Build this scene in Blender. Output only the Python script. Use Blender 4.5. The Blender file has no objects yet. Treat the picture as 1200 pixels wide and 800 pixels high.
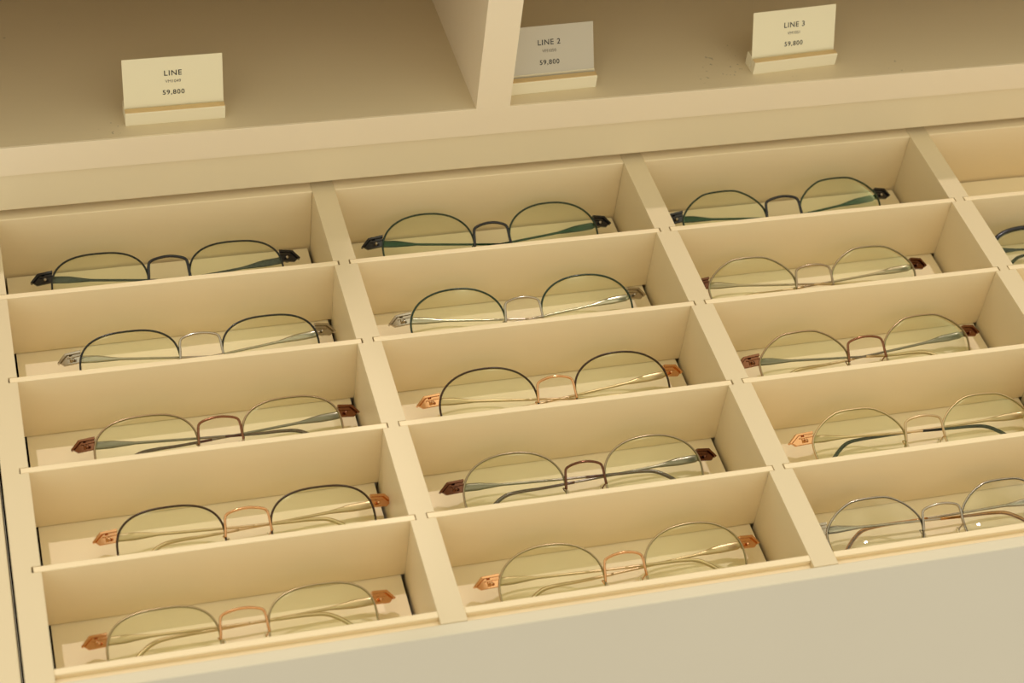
import bpy, bmesh, math, random
from mathutils import Vector, Matrix
random.seed(4)
SC = bpy.context.scene
COL = SC.collection
PI = math.pi

# ------------------------------------------------------------------ materials
def srgb(r, g, b):
    f = lambda c: (c/255/12.92) if c/255 <= .04045 else ((c/255+.055)/1.055)**2.4
    return (f(r), f(g), f(b), 1)

def principled(name, col, rough=.5, metal=0., spec=.5, coat=0.):
    m = bpy.data.materials.new(name); m.use_nodes = True
    b = m.node_tree.nodes['Principled BSDF']
    b.inputs['Base Color'].default_value = col
    b.inputs['Roughness'].default_value = rough
    b.inputs['Metallic'].default_value = metal
    b.inputs['Specular IOR Level'].default_value = spec
    b.inputs['Coat Weight'].default_value = coat
    return m

def paint(name, col, rough=.42, specks=False, bump=.02, spec=.4):
    m = principled(name, col, rough, spec=spec)
    nt = m.node_tree; b = nt.nodes['Principled BSDF']
    tc = nt.nodes.new('ShaderNodeTexCoord')
    n = nt.nodes.new('ShaderNodeTexNoise'); n.inputs['Scale'].default_value = 9; n.inputs['Detail'].default_value = 3
    nt.links.new(tc.outputs['Object'], n.inputs['Vector'])
    mix = nt.nodes.new('ShaderNodeMix'); mix.data_type = 'RGBA'
    mix.inputs['A'].default_value = tuple(c*.97 for c in col[:3])+(1,)
    mix.inputs['B'].default_value = tuple(min(1, c*1.03) for c in col[:3])+(1,)
    nt.links.new(n.outputs['Fac'], mix.inputs['Factor'])
    out = mix.outputs['Result']
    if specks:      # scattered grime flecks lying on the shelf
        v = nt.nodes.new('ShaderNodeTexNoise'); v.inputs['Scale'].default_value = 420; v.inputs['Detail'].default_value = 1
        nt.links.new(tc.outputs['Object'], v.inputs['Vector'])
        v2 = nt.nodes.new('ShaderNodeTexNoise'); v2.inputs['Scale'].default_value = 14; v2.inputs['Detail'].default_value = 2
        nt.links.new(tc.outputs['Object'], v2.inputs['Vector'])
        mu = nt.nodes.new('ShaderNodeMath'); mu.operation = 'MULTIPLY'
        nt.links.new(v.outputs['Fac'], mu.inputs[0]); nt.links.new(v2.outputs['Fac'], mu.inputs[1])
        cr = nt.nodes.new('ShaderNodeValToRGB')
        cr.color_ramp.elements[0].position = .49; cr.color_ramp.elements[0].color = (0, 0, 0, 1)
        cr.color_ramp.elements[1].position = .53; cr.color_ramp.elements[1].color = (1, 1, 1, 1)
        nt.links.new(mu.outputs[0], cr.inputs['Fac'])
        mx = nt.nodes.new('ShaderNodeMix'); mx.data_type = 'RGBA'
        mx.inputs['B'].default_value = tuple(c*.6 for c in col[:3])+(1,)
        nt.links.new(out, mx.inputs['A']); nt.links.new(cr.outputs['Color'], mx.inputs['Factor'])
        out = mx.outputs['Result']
    nt.links.new(out, b.inputs['Base Color'])
    bn = nt.nodes.new('ShaderNodeTexNoise'); bn.inputs['Scale'].default_value = 700
    nt.links.new(tc.outputs['Object'], bn.inputs['Vector'])
    bp = nt.nodes.new('ShaderNodeBump'); bp.inputs['Strength'].default_value = bump; bp.inputs['Distance'].default_value = .001
    nt.links.new(bn.outputs['Fac'], bp.inputs['Height']); nt.links.new(bp.outputs['Normal'], b.inputs['Normal'])
    return m

CREAM = (.895, .742, .48, 1)
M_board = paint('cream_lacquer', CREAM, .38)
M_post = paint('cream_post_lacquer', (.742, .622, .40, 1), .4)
M_floor = paint('cream_tray_lining', (.96, .83, .56, 1), .5)
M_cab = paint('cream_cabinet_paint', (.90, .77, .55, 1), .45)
M_shelf = paint('cream_shelf_shaded', (.73, .61, .395, 1), .5, specks=True)  # darker cream, shade inside the bays put into the colour
M_front = paint('pale_drawer_front', (.72, .65, .485, 1), .5)
M_rail = paint('cream_rail_paint', (.84, .72, .48, 1), .45)
M_under = paint('drawer_bottom_gap_shade', (.012, .004, .002, 1), .9, spec=0)  # near-black paints in the shade seen down the floor gaps
M_holder = paint('ivory_holder', (.86, .77, .53, 1), .4)
M_slot = paint('warm_lit_holder_top', (.72, .52, .25, 1), .5)  # warm light on the holder top, put into the colour
M_card = paint('cream_card', (.88, .80, .54, 1), .55)
M_cardgrey = paint('grey_white_card', (.58, .52, .39, 1), .35)
M_ink = principled('black_ink', (.02, .018, .015, 1), .6)
M_inkgrey = principled('grey_ink', (.22, .19, .14, 1), .6)

def metal(name, col, rough=.25):
    m = principled(name, col, rough, 1.0)
    nt = m.node_tree; b = nt.nodes['Principled BSDF']
    tc = nt.nodes.new('ShaderNodeTexCoord'); n = nt.nodes.new('ShaderNodeTexNoise')
    n.inputs['Scale'].default_value = 900
    nt.links.new(tc.outputs['Object'], n.inputs['Vector'])
    bp = nt.nodes.new('ShaderNodeBump'); bp.inputs['Strength'].default_value = .05; bp.inputs['Distance'].default_value = .0003
    nt.links.new(n.outputs['Fac'], bp.inputs['Height']); nt.links.new(bp.outputs['Normal'], b.inputs['Normal'])
    return m
MT = {
 'black':    principled('black_enamel', (.012, .012, .016, 1), .18, 0, .6),
 'darkgreen': principled('dark_green_enamel', (.008, .035, .022, 1), .2, 0, .6),
 'greenmetal': metal('green_metal', (.012, .05, .028, 1), .3),
 'darkbrown': principled('dark_brown_enamel', (.05, .02, .01, 1), .25, 0, .4),
 'silver':   metal('silver_metal', (.48, .43, .35, 1), .22),
 'pewter':   metal('pewter_metal', (.42, .33, .22, 1), .28),
 'gunmetal': metal('gunmetal', (.26, .23, .18, 1), .28),
 'bronze':   metal('bronze_metal', (.44, .31, .19, 1), .28),
 'copper':   metal('dark_copper_metal', (.27, .12, .065, 1), .22),
 'darkcopper': metal('brown_copper_metal', (.17, .075, .045, 1), .22),
 'rosegold': metal('rose_gold_metal', (.74, .41, .20, 1), .15),
 'gold':     metal('gold_metal', (.66, .50, .29, 1), .36),
 'palegold': metal('brushed_gold_metal', (.52, .40, .24, 1), .3),
 'amber':    metal('amber_gold_metal', (.52, .26, .08, 1), .22),
 'smoke':    principled('red_brown_plastic', (.09, .028, .015, 1), .15, 0, .6, .5),
 'blacktip': principled('black_plastic', (.012, .011, .01, 1), .15, 0, .6),
 'clearpad': principled('clear_silicone', (.70, .60, .36, 1), .2, 0, .5),
}
def glass(name, tint, gl, rough=.0, refl=.75):
    m = bpy.data.materials.new(name); m.use_nodes = True
    nt = m.node_tree; nt.nodes.remove(nt.nodes['Principled BSDF'])
    out = nt.nodes['Material Output']
    tr = nt.nodes.new('ShaderNodeBsdfTransparent'); tr.inputs['Color'].default_value = tint
    gb = nt.nodes.new('ShaderNodeBsdfGlossy'); gb.inputs['Roughness'].default_value = rough
    gb.inputs['Color'].default_value = gl
    fr = nt.nodes.new('ShaderNodeFresnel'); fr.inputs['IOR'].default_value = 1.5
    mx = nt.nodes.new('ShaderNodeMixShader')
    mu = nt.nodes.new('ShaderNodeMath'); mu.operation = 'MULTIPLY'; mu.inputs[1].default_value = refl
    nt.links.new(fr.outputs[0], mu.inputs[0]); nt.links.new(mu.outputs[0], mx.inputs[0]); nt.links.new(tr.outputs[0], mx.inputs[1]); nt.links.new(gb.outputs[0], mx.inputs[2])
    nt.links.new(mx.outputs[0], out.inputs['Surface'])
    return m
M_lens = glass('coated_lens', (.985, .986, .945, 1), (.72, .86, .56, 1), .22)
M_lens2 = glass('plain_demo_lens', (.975, .984, .945, 1), (1, 1, .95, 1), .02, 1.0)

# ------------------------------------------------------------------ mesh helpers
def link(name, bm, mat, parent=None, smooth=False, bevel=0):
    bmesh.ops.recalc_face_normals(bm, faces=bm.faces)
    me = bpy.data.meshes.new(name); bm.to_mesh(me); bm.free()
    me.materials.append(mat)
    if smooth:
        for p in me.polygons: p.use_smooth = True
    o = bpy.data.objects.new(name, me); COL.objects.link(o)
    if parent: o.parent = parent
    if bevel:
        b = o.modifiers.new('bevel', 'BEVEL'); b.width = bevel; b.segments = 2; b.limit_method = 'ANGLE'
        b.harden_normals = False
    return o

def box(bm, x0, x1, y0, y1, z0, z1):
    v = [bm.verts.new(p) for p in ((x0,y0,z0),(x1,y0,z0),(x1,y1,z0),(x0,y1,z0),(x0,y0,z1),(x1,y0,z1),(x1,y1,z1),(x0,y1,z1))]
    for f in ((0,3,2,1),(4,5,6,7),(0,1,5,4),(1,2,6,5),(2,3,7,6),(3,0,4,7)):
        bm.faces.new([v[i] for i in f])
    return bm

def prism(bm, pts, z0, z1):
    lo = [bm.verts.new((x, y, z0)) for x, y in pts]; hi = [bm.verts.new((x, y, z1)) for x, y in pts]
    n = len(pts)
    for i in range(n): bm.faces.new((lo[i], lo[(i+1) % n], hi[(i+1) % n], hi[i]))
    bm.faces.new(lo[::-1]); bm.faces.new(hi)
    return bm

def thing(name, label, cat, loc=(0,0,0), rz=0, group=None):
    o = bpy.data.objects.new(name, None); COL.objects.link(o)
    o.empty_display_size = .01
    o.location = loc; o.rotation_euler = (0, 0, rz)
    o['label'] = label; o['category'] = cat
    if group: o['group'] = group
    return o

# ------------------------------------------------------------------ drawer
P, D, WC, WR = .17, .0559, .0117, .0030
YB, ZF = .0566, -.038
NCOL = 4
YF = -.2182
drawer = thing('eyewear_tray', 'cream lacquered open drawer divided into a grid of eyewear compartments', 'display tray', (.25, -.08, -.06))
def dbox(name, mat, bev, *b):
    bm = bmesh.new(); ox, oy, oz = drawer.location
    for (x0,x1,y0,y1,z0,z1) in b: box(bm, x0-ox, x1-ox, y0-oy, y1-oy, z0-oz, z1-oz)
    return link(name, bm, mat, drawer, bevel=bev)
# column dividers with the slots the cross dividers drop into
XR = NCOL*P
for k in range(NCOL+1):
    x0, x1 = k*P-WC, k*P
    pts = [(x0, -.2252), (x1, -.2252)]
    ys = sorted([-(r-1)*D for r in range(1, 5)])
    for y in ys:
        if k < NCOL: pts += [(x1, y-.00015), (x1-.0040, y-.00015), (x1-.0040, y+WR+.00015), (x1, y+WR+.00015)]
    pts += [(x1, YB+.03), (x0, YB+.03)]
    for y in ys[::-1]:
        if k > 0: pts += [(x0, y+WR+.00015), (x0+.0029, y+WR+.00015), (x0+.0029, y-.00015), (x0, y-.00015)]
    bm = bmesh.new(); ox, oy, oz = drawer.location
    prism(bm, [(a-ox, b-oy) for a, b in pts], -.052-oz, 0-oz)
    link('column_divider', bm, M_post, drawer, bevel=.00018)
for c in range(NCOL):
    xl, xr = c*P, (c+1)*P-WC
    for r in range(1, 5):
        y = -(r-1)*D
        dbox('cross_divider', M_board, .0003, (xl-.0034+random.uniform(-.0002,.0002), xr+.0023+random.uniform(-.0002,.0003), y, y+WR, ZF+.0004, -.0001))
    dbox('floor_panel', M_floor, 0, (xl+.0016, xr-.0018, YF, YB-.0011, ZF-.003, ZF))
    dbox('end_strip', M_board, .0004, (xl, xr, -.2214, YF, -.052, 0))
    dbox('front_groove', M_board, 0, (xl, xr, -.2252, -.2214, -.052, -.0028))
    dbox('back_rail', M_board, .0004, (xl, xr, YB, YB+.03, -.052, 0))
dbox('drawer_bottom', M_under, 0, (-WC-.0012, XR+.002, -.2252, .30, -.092, -.088))
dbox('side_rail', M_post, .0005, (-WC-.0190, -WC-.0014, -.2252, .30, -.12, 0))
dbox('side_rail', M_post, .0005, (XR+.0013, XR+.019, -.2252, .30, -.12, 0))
dbox('front_board', M_front, .0008, (-WC-.030, XR+.030, -.2312, -.2252, -.20, 0))

# ------------------------------------------------------------------ cabinet above
YC = .0573
ZS = .0445
cab = thing('display_cabinet', 'cream painted counter cabinet with open shelf bays above the drawer', 'cabinet', (.25, YC, 0))
def cbox(name, mat, bev, *b, parent=None):
    bm = bmesh.new(); ox, oy, oz = cab.location
    for (x0,x1,y0,y1,z0,z1) in b: box(bm, x0-ox, x1-ox, y0-oy, y1-oy, z0-oz, z1-oz)
    return link(name, bm, mat, parent or cab, bevel=bev)
XL_, XR_ = -.46, 1.02
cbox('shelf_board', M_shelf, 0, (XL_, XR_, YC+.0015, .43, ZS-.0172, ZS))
cbox('lit_shelf_edge', M_cab, .0002, (XL_, XR_, YC, YC+.0015, ZS-.0172, ZS))  # shelf's own front edge, split off to paint it lit beside the shaded top
cbox('lower_rail', M_rail, .0006, (XL_, XR_, YC+.0015, YC+.022, .0042, ZS-.0172))
cbox('counter_top', M_cab, .001, (XL_, XR_, YC, .45, .133, .205))
cbox('back_panel', M_cab, 0, (XL_, XR_, .43, .45, -.25, .133))
for x in (-.2762+.0016, .2418, .7590):
    cbox('partition', M_cab, 0, (x, x+.0180, YC, .43, ZS, .133))
cbox('side_panel', M_cab, .0005, (XL_-.018, XL_, YC, .45, -.80, .205))
cbox('side_panel', M_cab, .0005, (XR_, XR_+.018, YC, .45, -.80, .205))

cbox('drawer_front', M_cab, .001, (XL_, -.0450, YC+.003, YC+.021, -.203, -.001))
cbox('drawer_front', M_cab, .001, (.7150, XR_, YC+.003, YC+.021, -.203, -.001))
cbox('lower_front', M_cab, .001, (XL_, XR_, YC+.003, YC+.021, -.74, -.207))
cbox('plinth', M_cab, .001, (XL_, XR_, YC+.04, .43, -.80, -.74))

# ------------------------------------------------------------------ price cards
def text_mesh(s, size, spacing, mat, parent, name, loc, ext=.00004, boldness=0):
    cu = bpy.data.curves.new(name, 'FONT'); cu.body = s; cu.size = size
    cu.align_x = 'CENTER'; cu.align_y = 'CENTER'; cu.space_character = spacing; cu.extrude = ext; cu.offset = boldness
    t = bpy.data.objects.new(name, cu); COL.objects.link(t)
    dg = bpy.context.evaluated_depsgraph_get()
    me = bpy.data.meshes.new_from_object(t.evaluated_get(dg)); me.name = name
    bpy.data.objects.remove(t); bpy.data.curves.remove(cu)
    me.materials.clear(); me.materials.append(mat)
    o = bpy.data.objects.new(name, me); COL.objects.link(o); o.parent = parent
    o.rotation_euler = (PI/2, 0, 0); o.location = loc
    return o

def price_card(x, y, yaw, w, lines, mat, lbl_card, lbl_holder, lean, top, tx=0):
    g1, g2 = 'price card holders on the shelf', 'price cards on the shelf'
    h = thing('card_holder', lbl_holder, 'card holder', (x, y, ZS), yaw, g1)
    dp, hh = .0105, .0074
    # slotted block: profile in (y,z) extruded along x
    prof = [(0,0),(dp,0),(dp,hh+.0006),(.0054,hh+.0006),(.0048,.002),(.0036,.002),(.0036,hh-.0003),(.0004,hh),(0,hh-.0004)]
    bm = bmesh.new()
    a = [bm.verts.new((-w/2, p, q)) for p, q in prof]; b = [bm.verts.new((w/2, p, q)) for p, q in prof]
    n = len(prof)
    for i in range(n): bm.faces.new((a[i], a[(i+1)%n], b[(i+1)%n], b[i]))
    bm.faces.new(a[::-1]); bm.faces.new(b)
    link('holder_block', bm, M_holder, h, bevel=.00015)
    bm = bmesh.new(); box(bm, -w/2+.0002, w/2-.0002, 0.0004, .0035, hh-.0003, hh+.0003)
    s = link('warm_lit_top', bm, M_slot, h); s['label'] = 'block top along the slot, warm light painted in as tan'
    # card standing in the slot
    c = thing('price_card', lbl_card, 'price card', (x-math.sin(yaw)*.0042, y+math.cos(yaw)*.0042, ZS+.0045), yaw, g2)
    c.rotation_euler = (-lean, 0, yaw)
    H = top
    bm = bmesh.new(); box(bm, -w/2+.0002, w/2-.0002, -.0002, .0002, -.0020, H)
    link('card', bm, mat, c)
    text_mesh(lines[0], .0040, 1.14, M_ink, c, 'title_text', (tx, -.00026, H-.0088), boldness=.00003)
    text_mesh(lines[1], .0023, 1.0, M_inkgrey, c, 'code_text', (tx, -.00026, H-.0132))
    text_mesh(lines[2], .0035, 1.16, M_ink, c, 'price_text', (tx, -.00026, H-.0192), boldness=.00003)
    return h
price_card(.0902, .0668, .004, .0492, ('LINE', 'VM1049', '59,800'), M_card,
    'cream price card reading LINE in the left bay of the shelf', 'cream slotted block in the left bay under the card reading LINE', .17, .0292)
price_card(.2848, .0668, .030, .0492, ('LINE 2', 'VM1050', '59,800'), M_cardgrey,
    'greyish price card reading LINE 2 just right of the cabinet partition', 'cream slotted block beside the partition holding the LINE 2 card', .46, .0285)
price_card(.4224, .0686, .060, .0492, ('LINE 3', 'VM1051', '59,800'), M_card,
    'cream price card reading LINE 3 on the right of the shelf', 'cream slotted block turned slightly, holding the LINE 3 card', .35, .0275)

# ------------------------------------------------------------------ eyeglasses
BETA = math.radians(60)
def sup(a, hu, nu, hl, nl, N=72):
    o = []
    for i in range(N):
        t = 2*PI*i/N; c, s = math.cos(t), math.sin(t)
        n, h = (nu, hu) if s >= 0 else (nl, hl)
        o.append((a*math.copysign(abs(c)**(2/n), c), -hu+h*math.copysign(abs(s)**(2/n), s)))
    return o
def crown(h, k=.965):
    full = [(x*k, y) for x, y in h]; full = full+[(-x, y) for x, y in full[::-1][1:-1]]
    out = []; n = len(full)
    for i in range(n):
        p = [full[(i+j) % n] for j in (-1, 0, 1, 2)]
        for t in (0, .25, .5, .75):
            out.append(tuple(.5*((2*p[1][a])+(-p[0][a]+p[2][a])*t+(2*p[0][a]-5*p[1][a]+4*p[2][a]-p[3][a])*t*t+(-p[0][a]+3*p[1][a]-3*p[2][a]+p[3][a])*t**3) for a in (0, 1)))
    return out
SHAPE = {1: (sup(23.9, 17.5, 2.7, 20.5, 2.3), 38, .0685*500, 3.0),      # outline (mm, 0 = top), height, half lens distance, bridge drop
         2: (sup(24.5, 18.6, 2.25, 22.4, 2.1), 41, .0685*500, 6.4),
         3: (crown([(0,0),(8,-.4),(12.5,-1.8),(18,-5),(22.5,-9.3),(24.8,-13.5),(24.9,-19),(23,-27),(18.5,-34),(11,-38.5),(0,-40)]), 40, .0692*500, 5.2)}
LIFT = [1.2]
def T(x, h, d, clamp=False):   # frame millimetres -> local metres (frame leans back, lying on its folded temples)
    d = min(d + .018*abs(x)-.6, (h*math.cos(BETA)+.55)/math.sin(BETA)) if clamp else d + .018*abs(x)-.6
    return Vector((x, h*math.sin(BETA)+d*math.cos(BETA), h*math.cos(BETA)-d*math.sin(BETA)+LIFT[0]))/1000

def sweep(bm, pts, radii, closed=False, seg=10, ref=(0,0,1)):
    """tube through pts (frame space x,h,d); radii = (across, along ref) per point"""
    n = len(pts); rings = []
    ref = Vector(ref)
    pts = [Vector((p[0], p[1], min(p[2], (p[1]*math.cos(BETA)-.1)/math.sin(BETA)-.018*abs(p[0])+.6))) if not closed else p for p in pts]
    for i, p in enumerate(pts):
        p = Vector(p)
        a = Vector(pts[(i-1) % n]) if (closed or i > 0) else p
        b = Vector(pts[(i+1) % n]) if (closed or i < n-1) else p
        t = (b-a).normalized()
        u = t.cross(ref).normalized(); v = u.cross(t).normalized()
        ru, rv = radii[i] if isinstance(radii, list) else radii
        rings.append([bm.verts.new(T(*(p+u*ru*math.cos(2*PI*j/seg)+v*rv*math.sin(2*PI*j/seg)))) for j in range(seg)])
    for i in range(n if closed else n-1):
        r0, r1 = rings[i], rings[(i+1) % n]
        for j in range(seg): bm.faces.new((r0[j], r0[(j+1) % seg], r1[(j+1) % seg], r1[j]))
    if not closed:
        bm.faces.new(rings[0][::-1]); bm.faces.new(rings[-1])
    return bm
def smoothpath(ctrl, n=6):
    out = []; m = len(ctrl)
    for i in range(m-1):
        p = [Vector(ctrl[max(0, min(m-1, i+j))]) for j in (-1, 0, 1, 2)]
        for k in range(n):
            t = k/n
            out.append(.5*((2*p[1])+(-p[0]+p[2])*t+(2*p[0]-5*p[1]+4*p[2]-p[3])*t*t+(-p[0]+3*p[1]-3*p[2]+p[3])*t**3))
    out.append(Vector(ctrl[-1])); return out
def plate(bm, poly, d0, d1, sx, sweepback=.45, x_at=57):
    f = lambda x, h, d: T(sx*x, h, d+sweepback*max(0, x-x_at))
    lo = [bm.verts.new(f(x, h, d0)) for x, h in poly]; hi = [bm.verts.new(f(x, h, d1)) for x, h in poly]
    n = len(poly)
    for i in range(n): bm.faces.new((lo[i], lo[(i+1)%n], hi[(i+1)%n], hi[i]))
    bm.faces.new(lo[::-1]); bm.faces.new(hi)
def sag(x, z): return (x*x+z*z)/260-2.0

def make_glasses(style, loc, yaw, cols, label, lens_mat=None, rim_r=.52, lumpy=1.0, droop=(0, 0)):
    out, H, half, bd = SHAPE[style]
    LIFT[0] = rim_r*1.25+.55
    rim_c, bri_c, end_c, tem_c, tip_c = [MT[c] for c in cols]
    lens_mat = lens_mat or M_lens
    g = thing('eyeglasses', label, 'eyeglasses', (loc[0], loc[1], ZF), yaw, 'folded metal eyeglasses in the drawer compartments')
    zc = -.5*H
    # rims and lenses
    for s in (-1, 1):
        pts = [(s*half+x, H+z, sag(x, z-zc)+.2) for x, z in out]
        bm = bmesh.new(); sweep(bm, pts, (rim_r, rim_r*1.25), True, 8)
        link('rim', bm, rim_c, g, True)
        bm = bmesh.new(); faces = []
        for side, dd in ((0, -.5), (1, .9)):
            rings = []
            for q in (0, .25, .5, .75, .93, .992):
                if q == 0: rings.append([bm.verts.new(T(s*half, H+zc, sag(0, 0)+dd))]); continue
                rings.append([bm.verts.new(T(s*half+x*q, H+zc+(z-zc)*q, sag(x*q, (z-zc)*q)+dd)) for x, z in out])
            n = len(out)
            for j in range(n): bm.faces.new((rings[0][0], rings[1][j], rings[1][(j+1)%n]))
            for a, b in zip(rings[1:-1], rings[2:]):
                for j in range(n): bm.faces.new((a[j], b[j], b[(j+1)%n], a[(j+1)%n]))
            faces.append(rings[-1])
        n = len(out)
        for j in range(n): bm.faces.new((faces[0][j], faces[0][(j+1)%n], faces[1][(j+1)%n], faces[1][j]))
        link('lens', bm, lens_mat, g, True)
    # bridge: flat arch whose legs run down the inner rims
    ix = half-max(x for x, z in out)
    t = H-bd
    k = 1 if style != 3 else .9
    ctrl = [(-ix-.2, t-14, .2), (-ix+.2, t-10.5, -.3), (-ix+.5, t-6.6, -.8), (-ix+1.3, t-4.4, -1.0), (-ix+3.6, t-3.3, -1.5), (-2.8, t-2.6, -2.0), (0, t-2.45, -2.1),
            (2.8, t-2.6, -2.0), (ix-3.6, t-3.3, -1.5), (ix-1.3, t-4.4, -1.0), (ix-.5, t-6.6, -.8), (ix-.2, t-10.5, -.3), (ix+.2, t-14, .2)]
    pth = smoothpath(ctrl, 5)
    bm = bmesh.new(); sweep(bm, pth, (.62*lumpy, .62*lumpy), seg=10)
    link('bridge', bm, bri_c, g, True)
    # nose pads on curved wire arms
    for s in (-1, 1):
        bm = bmesh.new()
        hy = t-13.6
        sweep(bm, smoothpath([(s*(ix+.1), hy, .6), (s*(ix+.9), hy+.6, 2.6), (s*(ix-.4), hy-.8, 4.2), (s*(ix-1.2), hy-2.0, 4.4)], 4), (.32, .32), seg=7)
        arm = link('pad_arm', bm, bri_c, g, True)
        bm = bmesh.new()
        bmesh.ops.create_uvsphere(bm, u_segments=14, v_segments=9, radius=1)
        cc = Vector((s*(ix-1.5), hy-3.6, 4.6))
        for v in bm.verts:
            q = v.co.copy()
            v.co = T(cc.x+q.x*.8+s*q.z*.6, cc.y+q.y*3.6+q.z*.2, cc.z+q.z*1.7)
        link('nose_pad', bm, MT['clearpad'], arm, True)
    # end pieces, hinges and folded temples
    eh = {1: H-9.3, 2: H-12.0, 3: H-11.0}[style]
    xe = half+max(x for x, z in out)-.6
    for s in (-1, 1):
        bm = bmesh.new()
        X = lambda a: xe+a
        plate(bm, [(X(-.2), eh+2.1), (X(6.6), eh+2.1), (X(9.8), eh-.9), (X(7.6), eh-2.9), (X(-.2), eh-3.0)], .5, 2.3, s, x_at=xe)
        plate(bm, [(X(-.4), eh+2.9), (X(7.0), eh+2.9), (X(10.8), eh-.9), (X(10.0), eh-1.6), (X(6.3), eh+1.7), (X(-.4), eh+1.5)], -.5, 2.6, s, x_at=xe)
        plate(bm, [(X(-.2), eh+.9), (X(5.6), eh+.9), (X(6.3), eh+.1), (X(-.2), eh+.1)], -.1, 1.2, s, x_at=xe)
        e = link('end_piece', bm, end_c, g, bevel=.00022)
        bm = bmesh.new()
        sweep(bm, [(s*(X(3.6)), eh-1.1, 1.4), (s*(X(3.6)), eh-1.1, 1.75)][::-1] if False else [(s*X(3.4), eh-1.2, .3), (s*X(3.4), eh-1.2, 1.8)], (.75, .75), seg=12, ref=(0,1,0))
        link('rivet', bm, MT['silver'] if end_c in (MT['silver'], MT['black']) else end_c, e, True)
        # temple, hinged at the end piece and folded across the back
        dd = 6.0 if s == -1 else 9.6
        dr = droop[0] if s == -1 else droop[1]
        hx = xe+3.4
        sp = [(-s*0+s*hx, eh-.1, dd-2.4), (s*(hx-3.5), eh-.3, dd-.6), (s*(hx-13), eh-.6+dr*.1, dd), (s*(hx-22), eh-1.0+dr*.25, dd+.3), (s*(hx-50), eh-2.2+dr*.6, dd+.8), (s*(hx-66), eh-2.8+dr*.8, dd+.8)]
        path = smoothpath(sp, 6)
        rad = []
        for p in path:
            a = hx-s*p.x
            hw = 1.9 if a < 11 else (1.9-(a-11)/11*1.15 if a < 22 else .70-.12*min(1, (a-22)/40))
            if a < 2.5: hw = 1.5
            rad.append((hw, .5 if a < 22 else .5+.1*min(1, (a-22)/30)))
        bm = bmesh.new(); sweep(bm, path, rad, seg=12)
        tm = link('temple', bm, tem_c, g, True)
        hb = eh-2.8+dr
        tp = [(s*(hx-64), eh-2.75+dr*.79, dd+.8), (s*(hx-80), hb-.4, dd+.8), (s*(hx-90), hb-.6, dd+.6), (s*(hx-98), hb-1.6, dd+.1), (s*(hx-104), hb-5.0, dd-1.3), (s*(hx-110), hb-10.5, dd-3.2), (s*(hx-114.5), hb-15.2, dd-5.2)]
        pt = smoothpath(tp, 6); m = len(pt)
        rd = [(.66+.32*min(1, i/m*1.8), .66+.2*min(1, i/m*1.6)) for i in range(m)]
        rd[-1] = (.5, .5)
        bm = bmesh.new(); sweep(bm, pt, rd, seg=12)
        link('temple_tip', bm, tip_c, tm, True)
        bm = bmesh.new()
        sweep(bm, [(s*(hx+.6), eh-2.1, dd-2.9), (s*(hx+.6), eh+1.7, dd-2.9)], (1.05, 1.05), seg=12)
        link('hinge', bm, end_c, e, True)
    return g

poses = {(1, 1): [0.08054, 0.01151, -0.01049], (2, 1): [0.25086, 0.01336, -0.00713], (3, 1): [0.41776, 0.01099, 0.02696], (1, 2): [0.08846, -0.04571, 0.00814], (2, 2): [0.25255, -0.0449, 0.00612], (3, 2): [0.41317, -0.04456, -0.01844], (1, 3): [0.08886, -0.10252, 0.0129], (2, 3): [0.25371, -0.1022, 0.00679], (3, 3): [0.42092, -0.10082, 0.02197], (1, 4): [0.09192, -0.15971, 0.0024], (2, 4): [0.25135, -0.15854, -0.00405], (3, 4): [0.42755, -0.15818, -0.0135], (1, 5): [0.08114, -0.21488, 0.01066], (2, 5): [0.25369, -0.21454, 0.00955], (3, 5): [0.41275, -0.21341, -0.00082]}
A = 'in the left column'; B = 'in the middle column'; C_ = 'in the right column'
spec = {
 (1,1): (('black','black','black','black','blacktip'), 'all-black wide oval metal eyeglasses in the rearmost cell of the left column'),
 (2,1): (('darkgreen','black','black','greenmetal','blacktip'), 'round black metal eyeglasses with dark green temples in the rearmost cell, middle column'),
 (3,1): (('darkgreen','black','black','greenmetal','blacktip'), 'crown-shaped black and green metal eyeglasses in the rearmost cell of the third column'),
 (1,2): (('black','silver','silver','silver','pewter'), 'wide oval eyeglasses with black rims and silver bridge, second cell from back, left column'),
 (2,2): (('darkgreen','silver','silver','silver','pewter'), 'round black-rimmed eyeglasses with silver bridge, second cell from back, middle column'),
 (3,2): (('pewter','pewter','darkcopper','pewter','gold'), 'crown-shaped pewter brown eyeglasses, second cell from the back, third column'),
 (1,3): (('bronze','copper','copper','gunmetal','smoke'), 'wide oval bronze eyeglasses with reddish copper bridge, middle cell of the left column'),
 (2,3): (('darkbrown','rosegold','rosegold','gold','gold'), 'round eyeglasses with dark brown rims and rose gold bridge, middle cell of the middle column'),
 (3,3): (('bronze','copper','copper','gunmetal','gold'), 'crown-shaped bronze eyeglasses with grey temples, middle cell of the third column'),
 (1,4): (('darkbrown','rosegold','rosegold','gold','gold'), 'wide oval dark-rimmed eyeglasses with gold bridge, second cell from front, left column'),
 (2,4): (('pewter','darkcopper','darkcopper','gunmetal','smoke'), 'round eyeglasses with dark copper bridge, second cell from front, middle column'),
 (3,4): (('gold','gold','rosegold','gold','blacktip'), 'crown-shaped gold eyeglasses with dark temple tips, second cell from the front, third column'),
 (1,5): (('palegold','rosegold','rosegold','gold','gold'), 'wide oval brushed gold eyeglasses with rose gold bridge, front cell of the left column'),
 (2,5): (('palegold','rosegold','rosegold','gold','gold'), 'round brushed gold eyeglasses with rose gold bridge, front cell of the middle column'),
 (3,5): (('silver','silver','silver','silver','amber'), 'crown-shaped silver eyeglasses with amber temple tips, front cell of the third column'),
}
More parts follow.
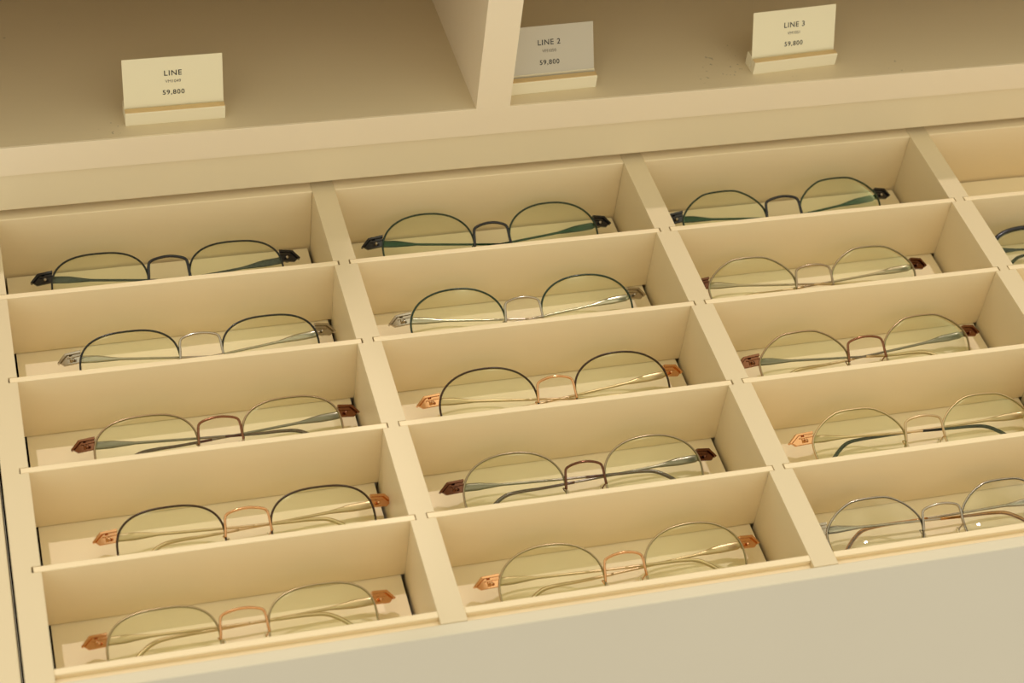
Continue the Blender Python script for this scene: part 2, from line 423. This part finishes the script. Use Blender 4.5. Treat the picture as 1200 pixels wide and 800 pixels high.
DROOP = {(1,3): (-1.5,-1.5), (1,4): (-.5,-1), (2,4): (0,-1.5), (3,4): (0,1), (1,5): (1,1), (2,5): (0,-2), (3,5): (0,2), (3,2): (-3,-3), (3,3): (-3.2,-2.5)}
for kk, (cols, lab) in spec.items():
    X0, Y0, yw = poses[kk]
    make_glasses(kk[0], (X0, Y0), yw, cols, lab, M_lens2 if kk == (3,5) else None,
                 lumpy=1.25 if kk[1] == 1 else 1.0, droop=DROOP.get(kk, (-4.5, -4.5)))
make_glasses(1, (.5785, -.0418), 0.0, ('black','black','black','black','blacktip'),
             'thick-rimmed glossy black eyeglasses cut off by the right edge of the photo', rim_r=1.35, lumpy=1.8)

# ------------------------------------------------------------------ lights
w = bpy.data.worlds.new('room'); SC.world = w; w.use_nodes = True
nt = w.node_tree; bg = nt.nodes['Background']
tc = nt.nodes.new('ShaderNodeTexCoord'); sx = nt.nodes.new('ShaderNodeSeparateXYZ')
nt.links.new(tc.outputs['Generated'], sx.inputs[0])
rp = nt.nodes.new('ShaderNodeValToRGB')
e = rp.color_ramp.elements
e[0].position = .25; e[0].color = (.58, .56, .55, 1)
e[1].position = .95; e[1].color = (.87, .80, .58, 1)
m_ = e.new(.52); m_.color = (1.00, .95, .86, 1)
mp = nt.nodes.new('ShaderNodeMapRange'); mp.inputs['From Min'].default_value = -1; mp.inputs['From Max'].default_value = 1
nt.links.new(sx.outputs['Z'], mp.inputs['Value']); nt.links.new(mp.outputs[0], rp.inputs['Fac'])
nz = nt.nodes.new('ShaderNodeTexNoise'); nz.inputs['Scale'].default_value = 3.2; nz.inputs['Detail'].default_value = 3; nz.inputs['Roughness'].default_value = .6
nt.links.new(tc.outputs['Generated'], nz.inputs['Vector'])
nr = nt.nodes.new('ShaderNodeMapRange'); nr.inputs['From Min'].default_value = .36; nr.inputs['From Max'].default_value = .64
nr.inputs['To Min'].default_value = .40; nr.inputs['To Max'].default_value = 1.60
nt.links.new(nz.outputs['Fac'], nr.inputs['Value'])
vm = nt.nodes.new('ShaderNodeVectorMath'); vm.operation = 'SCALE'
nt.links.new(rp.outputs['Color'], vm.inputs[0]); nt.links.new(nr.outputs[0], vm.inputs['Scale'])
nt.links.new(vm.outputs[0], bg.inputs['Color'])
bg.inputs['Strength'].default_value = .90

def spot(name, loc, aim, power, angle, blend, radius, col):
    l = bpy.data.lights.new(name, 'SPOT'); l.energy = power; l.spot_size = math.radians(angle); l.spot_blend = blend
    l.shadow_soft_size = radius; l.color = col
    o = bpy.data.objects.new(name, l); COL.objects.link(o); o.location = loc
    o.rotation_euler = (Vector(aim)-Vector(loc)).to_track_quat('-Z', 'Y').to_euler()
    o['label'] = 'warm ceiling spotlight out of view above the cabinet'; o['category'] = 'light'
    return o
WARM = (1, .90, .93)
spot('ceiling_spotlight', (-.27, .40, 2.0), (-.09, -.10, 0), 39, 15, .22, .012, WARM)
spot('ceiling_spotlight', (.84, .40, 2.0), (.672, -.10, 0), 39, 28.5, .10, .012, WARM)
spot('ceiling_spotlight', (1.02, -1.10, 2.0), (.45, -.18, 0), 1.6, 22, .3, .022, (1, .9, .75))

# ------------------------------------------------------------------ camera
Rm = ((0.96000969, -0.25986475, 0.10417151), (0, 0, 0), (0.25710619, 0.67105491, -0.69540041))
rx = Vector(Rm[0]).normalized(); fw = Vector(Rm[2]).normalized(); dn = fw.cross(rx).normalized()
cam = bpy.data.cameras.new('camera'); co = bpy.data.objects.new('camera', cam); COL.objects.link(co)
M = Matrix.Identity(4)
for i in range(3):
    M[i][0] = rx[i]; M[i][1] = -dn[i]; M[i][2] = -fw[i]
M[0][3], M[1][3], M[2][3] = -0.00974533, -0.69808315, 0.6544708
co.matrix_world = M
cam.sensor_width = 36; cam.lens = 2281.13/1200*36; cam.clip_start = .01; cam.clip_end = 50
cam.dof.use_dof = True; cam.dof.aperture_fstop = 13
cam.dof.focus_distance = (Vector((.25, -.06, -.02))-co.matrix_world.translation).dot(fw)
SC.camera = co
vs = SC.view_settings
vs.view_transform = 'Standard'; vs.look = 'None'; vs.gamma = 1; vs.use_curve_mapping = False
vs.exposure = 0.13
